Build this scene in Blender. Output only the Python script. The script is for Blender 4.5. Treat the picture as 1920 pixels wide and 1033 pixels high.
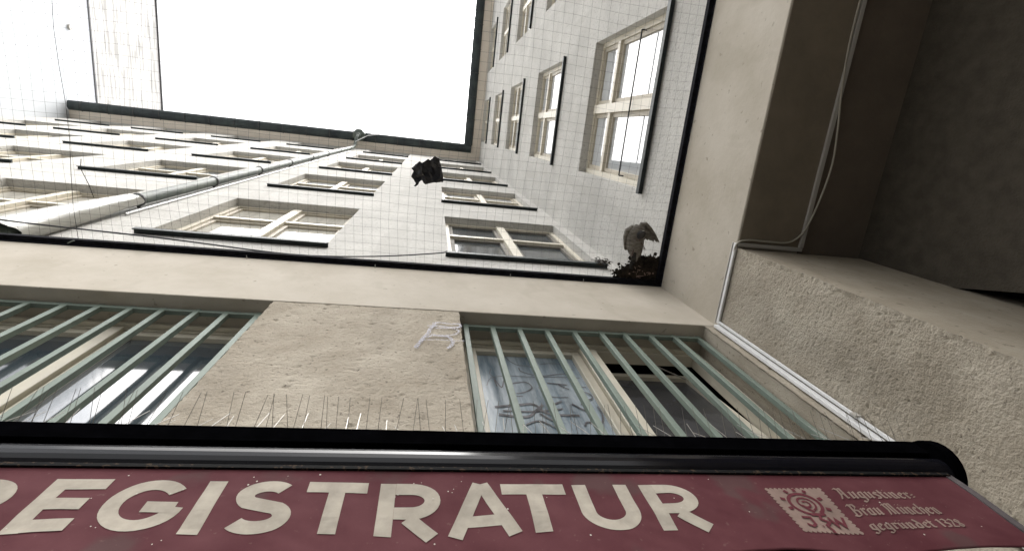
import bpy, bmesh, math, random
from mathutils import Vector, Matrix, noise
R = math.radians
random.seed(7)
for o in list(bpy.data.objects): bpy.data.objects.remove(o, do_unlink=True)
scene = bpy.context.scene
COL = scene.collection
EYE = 1.6                      # eye height; every coordinate below is measured from the eye, then lifted by EYE

# ------------------------------------------------------------------ camera
cam = bpy.data.cameras.new('camera'); cam.sensor_width = 36.0; cam.lens = 18.36
cam.clip_start = 0.02; cam.clip_end = 2000
co = bpy.data.objects.new('camera', cam); COL.objects.link(co)
CR = ((0.98401, -0.11001, -0.14011), (0.06894, 0.9604, -0.26995), (0.16426, 0.25597, 0.95263))
rx, ry, rz = (Vector(v).normalized() for v in CR)
m = Matrix((( rx.x, -ry.x, -rz.x, 0), (rx.y, -ry.y, -rz.y, 0), (rx.z, -ry.z, -rz.z, EYE), (0, 0, 0, 1)))
co.matrix_world = m
scene.camera = co

# ------------------------------------------------------------------ sky, sun, exposure
SUN_EL, SUN_AZ = 68.0, 150.0     # azimuth measured clockwise from +Y
w = bpy.data.worlds.new('World'); scene.world = w; w.use_nodes = True
nt = w.node_tree; bg = nt.nodes['Background']
sk = nt.nodes.new('ShaderNodeTexSky'); sk.sky_type = 'NISHITA'; sk.sun_disc = False
sk.sun_elevation = R(SUN_EL); sk.sun_rotation = R(SUN_AZ); sk.air_density = 1.0; sk.dust_density = 6.0; sk.ozone_density = 1.0
hs = nt.nodes.new('ShaderNodeHueSaturation'); hs.inputs['Saturation'].default_value = 0.14
nt.links.new(sk.outputs[0], hs.inputs['Color']); nt.links.new(hs.outputs[0], bg.inputs['Color'])
bg.inputs['Strength'].default_value = 0.15
sl = bpy.data.lights.new('sun', 'SUN'); sl.energy = 0.6; sl.angle = R(80); sl.color = (1.0, 0.95, 0.87)
so = bpy.data.objects.new('sun', sl); COL.objects.link(so)
az, el = R(SUN_AZ), R(SUN_EL)
d = Vector((math.sin(az)*math.cos(el), math.cos(az)*math.cos(el), math.sin(el)))
so.rotation_euler = d.to_track_quat('Z', 'Y').to_euler(); so.location = (0, 0, 40)
scene.render.engine = 'CYCLES'
vs = scene.view_settings
vs.view_transform = 'Standard'; vs.look = 'None'; vs.gamma = 1.0; vs.use_curve_mapping = False
vs.exposure = 1.95

# ------------------------------------------------------------------ materials
def mat(name, col, rough=0.8, metal=0.0, spec=0.5, var=0.0, vscale=6.0, col2=None, bump=0.0, bscale=60.0, stretch=(1, 1, 1), bdist=0.01, detail=6.0, bump2=None):
    mt = bpy.data.materials.new(name); mt.use_nodes = True
    n = mt.node_tree; p = n.nodes['Principled BSDF']
    p.inputs['Base Color'].default_value = (*col, 1); p.inputs['Roughness'].default_value = rough
    p.inputs['Metallic'].default_value = metal; p.inputs['Specular IOR Level'].default_value = spec
    tc = n.nodes.new('ShaderNodeTexCoord'); mp = n.nodes.new('ShaderNodeMapping')
    mp.inputs['Scale'].default_value = stretch
    n.links.new(tc.outputs['Object'], mp.inputs['Vector'])
    if var or col2:
        nz = n.nodes.new('ShaderNodeTexNoise'); nz.inputs['Scale'].default_value = vscale; nz.inputs['Detail'].default_value = detail
        nz.inputs['Roughness'].default_value = 0.62
        n.links.new(mp.outputs[0], nz.inputs['Vector'])
        cr = n.nodes.new('ShaderNodeValToRGB')
        if col2:
            c0, c1 = col, col2
        else:
            c0 = tuple(c*(1-var) for c in col); c1 = tuple(min(1, c*(1+var)) for c in col)
        cr.color_ramp.elements[0].position = 0.36; cr.color_ramp.elements[0].color = (*c0, 1)
        cr.color_ramp.elements[1].position = 0.66; cr.color_ramp.elements[1].color = (*c1, 1)
        n.links.new(nz.outputs['Fac'], cr.inputs['Fac'])
        n.links.new(cr.outputs['Color'], p.inputs['Base Color'])
    if bump:
        nb = n.nodes.new('ShaderNodeTexNoise'); nb.inputs['Scale'].default_value = bscale; nb.inputs['Detail'].default_value = 5
        n.links.new(mp.outputs[0], nb.inputs['Vector'])
        b = n.nodes.new('ShaderNodeBump'); b.inputs['Strength'].default_value = bump; b.inputs['Distance'].default_value = bdist
        n.links.new(nb.outputs['Fac'], b.inputs['Height'])
        n.links.new(b.outputs['Normal'], p.inputs['Normal'])
    return mt

def specks(mt, col, scale=30.0, thr=0.23, dens=0.6, stretch=(1, 1, 1)):
    """small dark pits or stains: voronoi dots laid over the base colour"""
    n = mt.node_tree; p = n.nodes['Principled BSDF']
    tc = n.nodes.new('ShaderNodeTexCoord'); mp = n.nodes.new('ShaderNodeMapping'); mp.inputs['Scale'].default_value = stretch
    n.links.new(tc.outputs['Object'], mp.inputs['Vector'])
    nz = n.nodes.new('ShaderNodeTexNoise'); nz.inputs['Scale'].default_value = scale; nz.inputs['Detail'].default_value = 3
    n.links.new(mp.outputs[0], nz.inputs['Vector'])
    cr = n.nodes.new('ShaderNodeValToRGB')
    cr.color_ramp.elements[0].position = thr; cr.color_ramp.elements[0].color = (dens, dens, dens, 1)
    cr.color_ramp.elements[1].position = thr + 0.06; cr.color_ramp.elements[1].color = (0, 0, 0, 1)
    n.links.new(nz.outputs['Fac'], cr.inputs['Fac'])
    mx = n.nodes.new('ShaderNodeMix'); mx.data_type = 'RGBA'
    mx.inputs['B'].default_value = (*col, 1)
    src = p.inputs['Base Color'].links
    if src: n.links.new(src[0].from_socket, mx.inputs['A'])
    else: mx.inputs['A'].default_value = p.inputs['Base Color'].default_value
    n.links.new(cr.outputs['Color'], mx.inputs['Factor'])
    n.links.new(mx.outputs['Result'], p.inputs['Base Color'])
    return mt

M = {}
M['plaster_up'] = specks(mat('pale roughcast plaster', (0.545, 0.53, 0.495), 0.95, var=0.10, vscale=1.6, bump=0.8, bscale=42, bdist=0.012, spec=0.1), (0.36, 0.345, 0.315), 30, 0.36, 0.6)
M['plaster_beam'] = specks(mat('smooth beige plaster', (0.425, 0.38, 0.31), 0.9, col2=(0.51, 0.465, 0.395), vscale=2.0, bump=0.25, bscale=25, bdist=0.006, spec=0.2), (0.22, 0.19, 0.15), 21, 0.27, 0.6)
M['plaster_beam'] = specks(M['plaster_beam'], (0.33, 0.29, 0.225), 3.0, 0.36, 0.22, (1.2, 1.2, 0.5))
M['render'] = specks(mat('coarse beige render', (0.325, 0.283, 0.222), 0.95, col2=(0.445, 0.398, 0.325), vscale=3.2, bump=0.8, bscale=120, bdist=0.006, spec=0.1), (0.12, 0.10, 0.08), 60, 0.30, 0.7)
M['render'] = specks(M['render'], (0.26, 0.23, 0.185), 2.6, 0.40, 0.22, (1.6, 1.6, 0.6))
M['plaster_up'] = specks(M['plaster_up'], (0.48, 0.465, 0.43), 1.7, 0.38, 0.5, (1.8, 1.8, 0.25))
M['jamb'] = specks(mat('dull beige jamb plaster', (0.30, 0.258, 0.196), 0.95, col2=(0.37, 0.325, 0.255), vscale=4, bump=0.5, bscale=70, bdist=0.006, spec=0.1), (0.16, 0.135, 0.10), 25, 0.3, 0.6)
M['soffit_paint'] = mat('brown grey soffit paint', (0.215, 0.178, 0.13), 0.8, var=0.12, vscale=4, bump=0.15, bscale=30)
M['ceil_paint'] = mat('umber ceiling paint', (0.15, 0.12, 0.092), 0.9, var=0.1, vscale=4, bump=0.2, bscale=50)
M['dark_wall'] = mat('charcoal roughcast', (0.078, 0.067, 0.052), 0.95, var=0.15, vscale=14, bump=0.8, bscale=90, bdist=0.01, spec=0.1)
M['eaves'] = mat('beige eaves boards', (0.80, 0.72, 0.62), 0.8, var=0.05, vscale=3)
M['gutter'] = mat('weathered zinc gutter', (0.018, 0.024, 0.028), 0.7, metal=0.0, col2=(0.05, 0.065, 0.062), vscale=3.5, stretch=(0.6, 0.6, 2))
M['pipe'] = mat('verdigris pipe', (0.045, 0.061, 0.050), 0.6, metal=0.0, col2=(0.115, 0.132, 0.105), vscale=3.0, bump=0.1, bscale=30)
M['ring'] = mat('dark pipe clip', (0.05, 0.05, 0.05), 0.6)
M['sill'] = mat('dark sheet metal sill', (0.018, 0.026, 0.026), 0.55, metal=0.2, var=0.4, vscale=9)
M['frame'] = mat('cream window paint', (0.66, 0.61, 0.50), 0.5, var=0.06, vscale=7)
M['sash'] = mat('aged cream sash paint', (0.46, 0.41, 0.32), 0.55, var=0.10, vscale=7)
M['glass'] = mat('sky-pale window glass', (0.60, 0.62, 0.63), 0.03, spec=0.9)  # pale base colour paints in the white sky reflected by the upper panes
M['sash_grey'] = mat('grey weathered sash', (0.17, 0.155, 0.125), 0.7, var=0.2, vscale=7)
M['glass_dark'] = mat('dusty dark glass', (0.07, 0.08, 0.085), 0.12, var=0.4, vscale=4, spec=0.6)
M['glass_low'] = mat('dusty window glass', (0.050, 0.066, 0.080), 0.07, spec=0.9)
M['grey_glass'] = mat('dirty grey pane', (0.060, 0.060, 0.064), 0.22, var=0.35, vscale=5, spec=0.5)
M['film'] = mat('pale blue film', (0.12, 0.165, 0.20), 0.25, col2=(0.38, 0.43, 0.46), vscale=3.2, stretch=(5.0, 1, 0.6), spec=0.6)
M['glass_mid'] = mat('window glass with grey blind', (0.26, 0.29, 0.31), 0.03, spec=0.9)
M['glass_warm'] = mat('window glass with cream curtain', (0.52, 0.50, 0.44), 0.04, var=0.12, vscale=2, stretch=(9, 9, 0.3), spec=0.9)
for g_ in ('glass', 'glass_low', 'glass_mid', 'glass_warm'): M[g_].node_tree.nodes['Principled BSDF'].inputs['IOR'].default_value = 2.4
M['grille'] = mat('sage green paint', (0.165, 0.205, 0.168), 0.6, var=0.10, vscale=12)
M['frame_low'] = mat('ivory window paint', (0.60, 0.555, 0.45), 0.5, var=0.07, vscale=6)
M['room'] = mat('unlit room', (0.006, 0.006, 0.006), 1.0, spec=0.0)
M['black'] = mat('black powder coat', (0.0016, 0.0016, 0.002), 0.8, var=0.3, vscale=20, spec=0.0)
M['gloss_black'] = mat('glossy black tube', (0.006, 0.006, 0.008), 0.15, spec=0.24)
M['rail'] = mat('black net rail', (0.010, 0.010, 0.013), 0.9, var=0.5, vscale=30, spec=0.08)
M['cloth'] = mat('faded burgundy canvas', (0.082, 0.022, 0.027), 0.85, col2=(0.114, 0.038, 0.043), vscale=7, bump=0.15, bscale=500, bdist=0.001, spec=0.15)
M['cloth'] = specks(M['cloth'], (0.082, 0.050, 0.047), 6.5, 0.34, 0.6)
M['cloth'] = specks(M['cloth'], (0.17, 0.10, 0.09), 90, 0.27, 0.35)
M['hem'] = mat('grey worn hem', (0.09, 0.075, 0.075), 0.9, var=0.3, vscale=20)
M['letter'] = mat('faded cream print', (0.385, 0.345, 0.285), 0.85, var=0.15, vscale=22, spec=0.1)
M['print'] = mat('dull cream print', (0.25, 0.178, 0.148), 0.85, var=0.15, vscale=20, spec=0.1)
M['cloth_ink'] = mat('burgundy print', (0.125, 0.034, 0.042), 0.85, spec=0.1)
M['net'] = mat('black net cord', (0.012, 0.012, 0.014), 0.8)
M['steel'] = mat('steel needle', (0.40, 0.385, 0.36), 0.35, metal=0.8)
M['needle_shaded'] = mat('shaded needle', (0.17, 0.155, 0.13), 0.6, metal=0.3)  # forward-leaning needles: shade painted in as a darker copy of the steel
M['strip'] = mat('clear spike strip', (0.55, 0.56, 0.56), 0.35)
M['duct'] = mat('white plastic trunking', (0.72, 0.72, 0.71), 0.4, var=0.03, vscale=8)
M['duct_dim'] = mat('grey plastic trunking', (0.44, 0.42, 0.38), 0.5)
M['cable'] = mat('beige cable', (0.40, 0.37, 0.30), 0.6)
M['cable_dark'] = mat('dark cable', (0.015, 0.016, 0.02), 0.6)
M['foil'] = mat('crinkled plastic sheet', (0.36, 0.35, 0.31), 0.35, var=0.2, vscale=8, bump=0.5, bscale=14, bdist=0.02, stretch=(1, 1, 0.3), spec=0.5)
M['scrap'] = mat('torn black plastic', (0.008, 0.008, 0.012), 0.32, spec=0.5)
M['twig'] = mat('dark twig', (0.014, 0.012, 0.011), 0.95, col2=(0.060, 0.048, 0.036), vscale=18, spec=0.1)
M['chip'] = mat('pale litter', (0.50, 0.46, 0.40), 0.9)
M['feather'] = mat('grey brown feather', (0.12, 0.108, 0.092), 0.9, col2=(0.25, 0.23, 0.20), vscale=22, stretch=(1, 3, 1), spec=0.1)
M['feather_dark'] = mat('dark slate feather', (0.03, 0.03, 0.032), 0.9, col2=(0.07, 0.065, 0.06), vscale=30, spec=0.1)
M['claw'] = mat('dull claw', (0.10, 0.06, 0.05), 0.8)
M['chalk'] = mat('pale lilac marker', (0.52, 0.52, 0.59), 0.9, col2=(0.60, 0.60, 0.67), vscale=60, spec=0.1)
_n = M['chalk'].node_tree; _z = _n.nodes.new('ShaderNodeTexNoise'); _z.inputs['Scale'].default_value = 110; _z.inputs['Detail'].default_value = 4
_c = _n.nodes.new('ShaderNodeValToRGB'); _c.color_ramp.elements[0].position = .37; _c.color_ramp.elements[1].position = .54; _c.color_ramp.elements[1].color = (.7,.7,.7,1)
_t = _n.nodes.new('ShaderNodeTexCoord'); _n.links.new(_t.outputs['Object'], _z.inputs['Vector']); _n.links.new(_z.outputs['Fac'], _c.inputs['Fac']); _n.links.new(_c.outputs['Color'], _n.nodes['Principled BSDF'].inputs['Alpha'])
M['marker'] = mat('dark marker ink', (0.055, 0.053, 0.06), 0.5, var=0.3, vscale=25)
M['left_wall'] = mat('white rendered party wall', (0.60, 0.62, 0.64), 0.9, var=0.03, vscale=0.6, bump=0.1, bscale=8)
M['left_top'] = specks(mat('stained white parapet', (0.50, 0.49, 0.47), 0.9, col2=(0.62, 0.61, 0.59), vscale=0.7, stretch=(1, 0.3, 1)), (0.24, 0.23, 0.21), 6.0, 0.40, 0.6, (1, 0.13, 1.0))
M['flash'] = mat('dark flashing', (0.03, 0.03, 0.035), 0.6)
M['asphalt'] = mat('asphalt', (0.05, 0.05, 0.05), 0.9, var=0.2, vscale=3, bump=0.3, bscale=80)
M['roof'] = mat('grey roof tiles', (0.12, 0.11, 0.10), 0.8, var=0.2)

# ------------------------------------------------------------------ mesh helpers
class MB:
    def __init__(s): s.v = []; s.f = []
    def add(s, vs, fs):
        k = len(s.v); s.v += [tuple(p) for p in vs]; s.f += [tuple(i+k for i in f) for f in fs]; return s
    def box(s, x0, x1, y0, y1, z0, z1):
        return s.add([(x0,y0,z0),(x1,y0,z0),(x1,y1,z0),(x0,y1,z0),(x0,y0,z1),(x1,y0,z1),(x1,y1,z1),(x0,y1,z1)],
                     [(0,3,2,1),(4,5,6,7),(0,1,5,4),(1,2,6,5),(2,3,7,6),(3,0,4,7)])
    def tube(s, pts, r, n=8, cap=True):
        pts = [Vector(p) for p in pts]; rr = r if isinstance(r, (list, tuple)) else [r]*len(pts)
        k = len(s.v); L = len(pts); ref = None
        for i, p in enumerate(pts):
            t = (pts[min(i+1, L-1)] - pts[max(i-1, 0)]).normalized()
            if ref is None:
                ref = Vector((0,0,1)) if abs(t.z) < 0.9 else Vector((1,0,0))
            a = t.cross(ref).normalized(); b = t.cross(a).normalized(); ref = -b if False else ref
            for j in range(n):
                q = 2*math.pi*j/n
                s.v.append(tuple(p + (a*math.cos(q) + b*math.sin(q))*rr[i]))
        for i in range(L-1):
            for j in range(n):
                s.f.append((k+i*n+j, k+i*n+(j+1)%n, k+(i+1)*n+(j+1)%n, k+(i+1)*n+j))
        if cap:
            s.f.append(tuple(k+j for j in range(n))); s.f.append(tuple(k+(L-1)*n+j for j in reversed(range(n))))
        return s

def mesh_of(mb, name, mt, base=(0,0,0), smooth=False):
    me = bpy.data.meshes.new(name)
    b = Vector(base)
    me.from_pydata([tuple(Vector(p)-b) for p in mb.v], [], mb.f); me.update()
    bm = bmesh.new(); bm.from_mesh(me); bmesh.ops.recalc_face_normals(bm, faces=bm.faces); bm.to_mesh(me); bm.free()
    if mt: me.materials.append(mt)
    if smooth:
        for p in me.polygons: p.use_smooth = True
    return me

BASE = {}
def link(name, me, parent=None, loc=(0,0,0), bevel=0.0):
    o = bpy.data.objects.new(name, me); COL.objects.link(o)
    if parent: o.parent = parent
    o.location = loc
    if bevel:
        bv = o.modifiers.new('bevel', 'BEVEL'); bv.width = bevel; bv.segments = 2; bv.limit_method = 'ANGLE'; bv.angle_limit = R(40)
    return o
def thing(name, label, cat, base, group=None):
    o = bpy.data.objects.new(name, None); COL.objects.link(o); o.empty_display_size = 0.1
    o.location = (base[0], base[1], base[2]+EYE); o['label'] = label; o['category'] = cat
    if group: o['group'] = group
    BASE[o.name] = Vector(base); return o
def root_of(o):
    while o.parent: o = o.parent
    return o
def part(name, mb, mt, parent, bevel=0.0, smooth=False):
    """mesh built in eye coordinates, hung under a thing or one of its parts"""
    b = BASE[root_of(parent).name]
    return link(name, mesh_of(mb, name, mt, b, smooth), parent, (0,0,0), bevel)
def solo(name, mb, mt, label, cat, base, group=None, bevel=0.0, smooth=False, kind=None):
    o = link(name, mesh_of(mb, name, mt, base, smooth), None, (base[0], base[1], base[2]+EYE), bevel)
    o['label'] = label; o['category'] = cat
    if group: o['group'] = group
    if kind: o['kind'] = kind
    BASE[o.name] = Vector(base); return o
def struct(name, mb, mt, base=(0,0,0)):
    o = link(name, mesh_of(mb, name, mt, base), None, (base[0], base[1], base[2]+EYE)); o['kind'] = 'structure'; return o

# key planes (metres from the eye)
YL, XL = 1.00, 1.82        # ground floor rear wall / right beam face
YU, XU = 1.13, 1.86        # upper rear wall / upper right wall
ZLIN, ZNET = 2.85, 3.75    # underside of the beams / net level
ZSOF = 21.8                # eaves
XLEFT = -13.05
GND = -EYE

struct('ground', MB().box(-120, 120, -120, 120, GND-0.2, GND), M['asphalt'])

# ------------------------------------------------------------------ walls with window openings
def wall(u0, u1, z0, z1, holes, depth, to):
    """front sheet with openings and their reveals; to(u, d, z) -> point, d measured into the wall"""
    mb = MB()
    us = sorted({u0, u1} | {h[0] for h in holes} | {h[1] for h in holes})
    zs = sorted({z0, z1} | {h[2] for h in holes} | {h[3] for h in holes})
    us = [u for u in us if u0 <= u <= u1]; zs = [z for z in zs if z0 <= z <= z1]
    for i in range(len(us)-1):
        for j in range(len(zs)-1):
            cu, cz = (us[i]+us[i+1])/2, (zs[j]+zs[j+1])/2
            if any(h[0] < cu < h[1] and h[2] < cz < h[3] for h in holes): continue
            mb.add([to(us[i],0,zs[j]), to(us[i+1],0,zs[j]), to(us[i+1],0,zs[j+1]), to(us[i],0,zs[j+1])], [(0,1,2,3)])
    for a, b, c, e in holes:
        P = lambda u, z, dd: to(u, dd, z)
        for (p, q) in (((a,c),(b,c)), ((b,c),(b,e)), ((b,e),(a,e)), ((a,e),(a,c))):
            mb.add([P(*p,0), P(*q,0), P(*q,depth), P(*p,depth)], [(0,1,2,3)])
    return mb
def raw_part(name, mb, mt, parent):
    me = bpy.data.meshes.new(name); b = BASE[root_of(parent).name]
    me.from_pydata([tuple(Vector(p)-b) for p in mb.v], [], mb.f); me.update(); me.materials.append(mt)
    return link(name, me, parent)

# local window: u across (centred), y into the wall, z up from the opening's bottom
def window_meshes(W, H, tr):
    h = W/2; d0 = 0.095
    fr = MB()
    t = 0.055
    fr.box(-h, -h+t, d0, d0+0.08, 0, H).box(h-t, h, d0, d0+0.08, 0, H)
    fr.box(-h+t, h-t, d0, d0+0.08, H-t, H).box(-h+t, h-t, d0, d0+0.08, 0, t)
    fr.box(-0.05, 0.05, d0-0.022, d0+0.08, t, H-t)
    fr.box(-h+t, -0.05, d0-0.012, d0+0.08, tr-0.04, tr+0.04).box(0.05, h-t, d0-0.012, d0+0.08, tr-0.04, tr+0.04)
    frame = mesh_of(fr, 'window', M['frame'])
    ss = MB(); s = 0.048
    cells = []
    for (a, b) in ((-h+t, -0.05), (0.05, h-t)):
        for (c, e) in ((t, tr-0.04), (tr+0.04, H-t)):
            y0, y1 = d0+0.018, d0+0.062
            a2, b2, c2, e2 = a+.002, b-.002, c+.002, e-.002
            ss.box(a2, a2+s, y0, y1, c2, e2).box(b2-s, b2, y0, y1, c2, e2).box(a2+s, b2-s, y0, y1, e2-s, e2).box(a2+s, b2-s, y0, y1, c2, c2+s)
            cells.append((a2+s, b2-s, c2+s, e2-s))
    sash = mesh_of(ss, 'sash', M['sash'])
    panes = []
    for (a, b, c, e) in cells:
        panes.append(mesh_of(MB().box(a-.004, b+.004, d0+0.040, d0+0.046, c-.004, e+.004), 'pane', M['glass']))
    sl_ = MB().box(-h-0.03, h+0.03, -0.040, d0, -0.03, 0.0)
    sl_.box(-h-0.03, h+0.03, -0.048, -0.040, -0.058, 0.004)
    sill = mesh_of(sl_, 'sill', M['sill'])
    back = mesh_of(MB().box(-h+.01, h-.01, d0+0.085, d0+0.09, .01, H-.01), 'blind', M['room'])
    return frame, sash, panes, sill, back
def put_window(ms, parent, loc, rotz, pane_mat=None):
    frame, sash, panes, sill, back = ms
    if pane_mat is M['glass_dark']: sash = sash.copy(); sash.materials[0] = M['sash_grey']
    b = BASE[parent.name]
    o = link('window', frame, parent, tuple(Vector(loc)-b)); o.rotation_euler = (0, 0, rotz)
    link('sash', sash, o)
    for p in panes:
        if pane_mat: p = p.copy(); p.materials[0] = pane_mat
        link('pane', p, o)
    link('sill', sill, o); link('blind', back, o)
    return o

# ------------------------------------------------------------------ rear wing
rear = thing('rear_wing', 'cream courtyard wing across the back with five rows of windows above the barred ones', 'building', (-5.6, YL, GND))
colsB = [0.955, -1.645, -4.185, -6.575, -9.0, -11.2]
WB, HB = 1.50, 2.27
rowsB = [4.74 + 3.645*k for k in range(5)]
holesB = [(c-WB/2, c+WB/2, z, min(z+HB, ZSOF-0.16)) for c in colsB for z in rowsB]
raw_part('upper_wall', wall(XLEFT, XU+0.3, 3.70, ZSOF, holesB, 0.25, lambda u, dd, z: (u, YU+dd, z)), M['plaster_up'], rear)
winB = window_meshes(WB, HB, 1.42)
wrnd = random.Random(4)
winBtop = window_meshes(WB, ZSOF-0.16-rowsB[4], 1.42)
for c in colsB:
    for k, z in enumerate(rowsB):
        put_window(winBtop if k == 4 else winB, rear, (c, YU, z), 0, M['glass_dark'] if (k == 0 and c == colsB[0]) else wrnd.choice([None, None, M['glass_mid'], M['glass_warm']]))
part('ledge', MB().box(XLEFT, XL-.004, YL+.004, YU+0.02, 3.66, 3.70), M['plaster_up'], rear)
part('eaves_soffit', MB().box(XLEFT, XU, 0.80, YU+0.25, ZSOF, ZSOF+0.04), M['eaves'], rear)
rf = MB().add([(XLEFT,0.66,ZSOF+.16),(XU+9,0.66,ZSOF+.16),(XU+9,6.5,ZSOF+3.4),(XLEFT,6.5,ZSOF+3.4),(XLEFT,6.5,ZSOF+.16),(XU+9,6.5,ZSOF+.16)],
              [(0,1,2,3),(0,3,4),(1,5,2),(4,3,2,5)])
part('roof', rf, M['roof'], rear)
def gutter_mb(path_fn, L0, L1, n=40):
    mb = MB(); prof = []
    for i in range(9):
        a = math.pi*i/8; prof.append((-math.cos(a)*0.17, -math.sin(a)*0.14))
    prof.append((0.163, 0.02)); prof = [(-0.17, 0.02)] + prof
    inner = [(p*0.93, q*0.9+0.004) for p, q in reversed(prof)]
    ring = prof + inner
    ks = [L0 + (L1-L0)*i/n for i in range(n+1)]
    k0 = len(mb.v)
    for t in ks:
        for (p, q) in ring: mb.v.append(path_fn(t, p, q))
    m_ = len(ring)
    for i in range(n):
        for j in range(m_):
            mb.f.append((i*m_+j, i*m_+(j+1)%m_, (i+1)*m_+(j+1)%m_, (i+1)*m_+j))
    mb.f.append(tuple(range(m_))); mb.f.append(tuple(n*m_+j for j in reversed(range(m_))))
    return mb
part('gutter', gutter_mb(lambda t, p, q: (t, 0.675+p, ZSOF+0.0+q), XLEFT+0.02, 1.36+0.13), M['gutter'], rear, smooth=False)

def bracket_mesh(flip):
    pts_ = [(-0.176*math.cos(math.pi*i/10), -0.146*math.sin(math.pi*i/10)) for i in range(11)]
    return mesh_of(MB().tube([(0, p, q) if not flip else (-p, 0, q) for p, q in pts_], 0.014, 6), 'gutter_bracket', M['ring'])
bkB = bracket_mesh(False)
for i in range(16): link('gutter_bracket', bkB, rear, tuple(Vector((-12.6+0.86*i, 0.675, ZSOF))-BASE[rear.name]))

# ground floor of the rear wing: smooth lintel band, coarse piers, wall below
part('lintel_beam', MB().box(-6, XL+.1, YL, 1.262, ZLIN, 3.70), M['plaster_beam'], rear, bevel=0.006)
part('apron_wall', MB().box(-6, XL, YL+.012, 1.42, GND, 1.40), M['render'], rear)
def rough_sheet(u0, u1, v0, v1, step, to, amp=0.006, seed=0.0, ragged=(), flat=True):
    nu, nv = max(2, int((u1-u0)/step)), max(2, int((v1-v0)/step)); mb = MB()
    for j in range(nv+1):
        for i in range(nu+1):
            u, v = u0+(u1-u0)*i/nu, v0+(v1-v0)*j/nv
            p = Vector((u+seed, v*1.3-seed, seed*2))
            h = noise.noise(p*11)*0.35 + noise.noise(p*45)*0.3 + max(0, noise.noise(p*85))*0.6
            pit = noise.noise(Vector((u*26, v*48, seed)) if flat else p*80)
            if pit < -0.44: h -= (-0.44-pit)*4
            du = 0.005*noise.noise(Vector((v*34, seed, u))) if (flat and i in (0, nu)) else 0
            if 'u0' in ragged and i < 3:
                g = 0.5*noise.noise(Vector((v*70, seed, 3))) + 0.55*noise.noise(Vector((v*24, seed, 6))) + 0.5*noise.noise(Vector((v*7, seed, 9)))
                h += (3-i)*0.55*(g+0.25); du = (0.006*g - 0.004) if i == 0 else 0
            mb.v.append(to(u+du, h*amp, v))
    for j in range(nv):
        for i in range(nu):
            a = j*(nu+1)+i; mb.f.append((a, a+1, a+nu+2, a+nu+1))
    return mb
def pier(x0, x1, parent, seed):
    core = MB().box(x0+.006, x1-.006, YL+0.012, 1.262, 1.40, ZLIN)
    p_ = part('pier', core, M['render'], parent)
    part('render_coat', rough_sheet(x0, x1, 1.38, ZLIN-.001, 0.0075, lambda u, h, v: (u, YL+0.004-h, v), 0.006, seed), M['render'], p_, smooth=True)
    return p_
PX0, PX1 = -0.80, 0.207
pier(PX0, PX1, rear, 1.7)
pier(-3.40, -2.36, rear, 9.1)
pier(1.735, XL-.002, rear, 4.4)

# ------------------------------------------------------------------ barred ground floor windows
def low_frame(x0, x1, post, z0=1.40, z1=ZLIN):
    mb = MB(); y0, y1 = 1.185, 1.265; t = 0.05
    mb.box(x0, x0+t, y0, y1, z0, z1).box(x1-t, x1, y0, y1, z0, z1)
    mb.box(x0+t, x1-t, y0+.004, y1, z1-t, z1).box(x0+t, x1-t, y0+.004, y1, z0, z0+t)
    mb.box(x0+t, x1-t, y0-.022, y0+.004, z1-0.028, z1-.001)
    mb.box(post-0.05, post+0.05, y0-.012, y1, z0+t, z1-t)
    return mb
def sash_mb(x0, x1, z0, z1, y0=1.195, y1=1.250, s=0.048):
    return MB().box(x0, x0+s, y0, y1, z0, z1).box(x1-s, x1, y0, y1, z0, z1).box(x0+s, x1-s, y0, y1, z1-s, z1).box(x0+s, x1-s, y0, y1, z0, z0+s)
# right one: left light filmed and scrawled on, right light tilted open
wr = part('barred_window', low_frame(0.215, 1.73, 0.985), M['frame_low'], rear, bevel=0.004)
s1 = part('sash', sash_mb(0.268, 0.932, 1.455, 2.796), M['frame_low'], wr, bevel=0.004)
part('pane', MB().box(0.314, 0.888, 1.222, 1.228, 1.50, 2.752), M['film'], wr)
wr['label'] = 'barred window with a scrawled blue pane and one light tilted open'
s2mb = sash_mb(1.040, 1.672, 1.455, 2.790)
pn2 = MB().box(1.086, 1.626, 1.222, 1.228, 1.50, 2.744)
def tilt(mb, ang, y0, z0):
    c, s = math.cos(ang), math.sin(ang)
    mb.v = [(x, y0+(y-y0)*c+(z-z0)*s, z0+(z-z0)*c-(y-y0)*s) for x, y, z in mb.v]; return mb
part('tilted_sash', tilt(s2mb, R(5.2), 1.22, 1.455), M['frame_low'], wr, bevel=0.004)
part('tilted_pane', tilt(pn2, R(5.2), 1.22, 1.455), M['grey_glass'], wr)
part('stay_arm', MB().tube([(1.60,1.30,2.70),(1.42,1.25,2.775)], 0.004, 6), M['steel'], wr)
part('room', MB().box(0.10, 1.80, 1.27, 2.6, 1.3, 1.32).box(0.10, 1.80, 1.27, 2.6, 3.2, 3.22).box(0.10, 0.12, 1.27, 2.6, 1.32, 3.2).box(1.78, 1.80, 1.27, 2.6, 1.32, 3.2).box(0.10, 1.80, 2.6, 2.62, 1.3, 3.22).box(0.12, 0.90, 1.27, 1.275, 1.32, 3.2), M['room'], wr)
# left one: closed, mirrors the yard
wl = part('barred_window', low_frame(-2.355, -0.805, -1.57), M['frame_low'], rear, bevel=0.004)
wl['label'] = 'barred window whose closed panes mirror the bright yard'
for (a, b) in ((-2.303, -1.622), (-1.518, -0.857)):
    part('sash', sash_mb(a, b, 1.455, 2.796), M['frame_low'], wl, bevel=0.004)
    part('pane', MB().box(a+.044, b-.044, 1.222, 1.228, 1.50, 2.752), M['glass_low'], wl)

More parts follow.
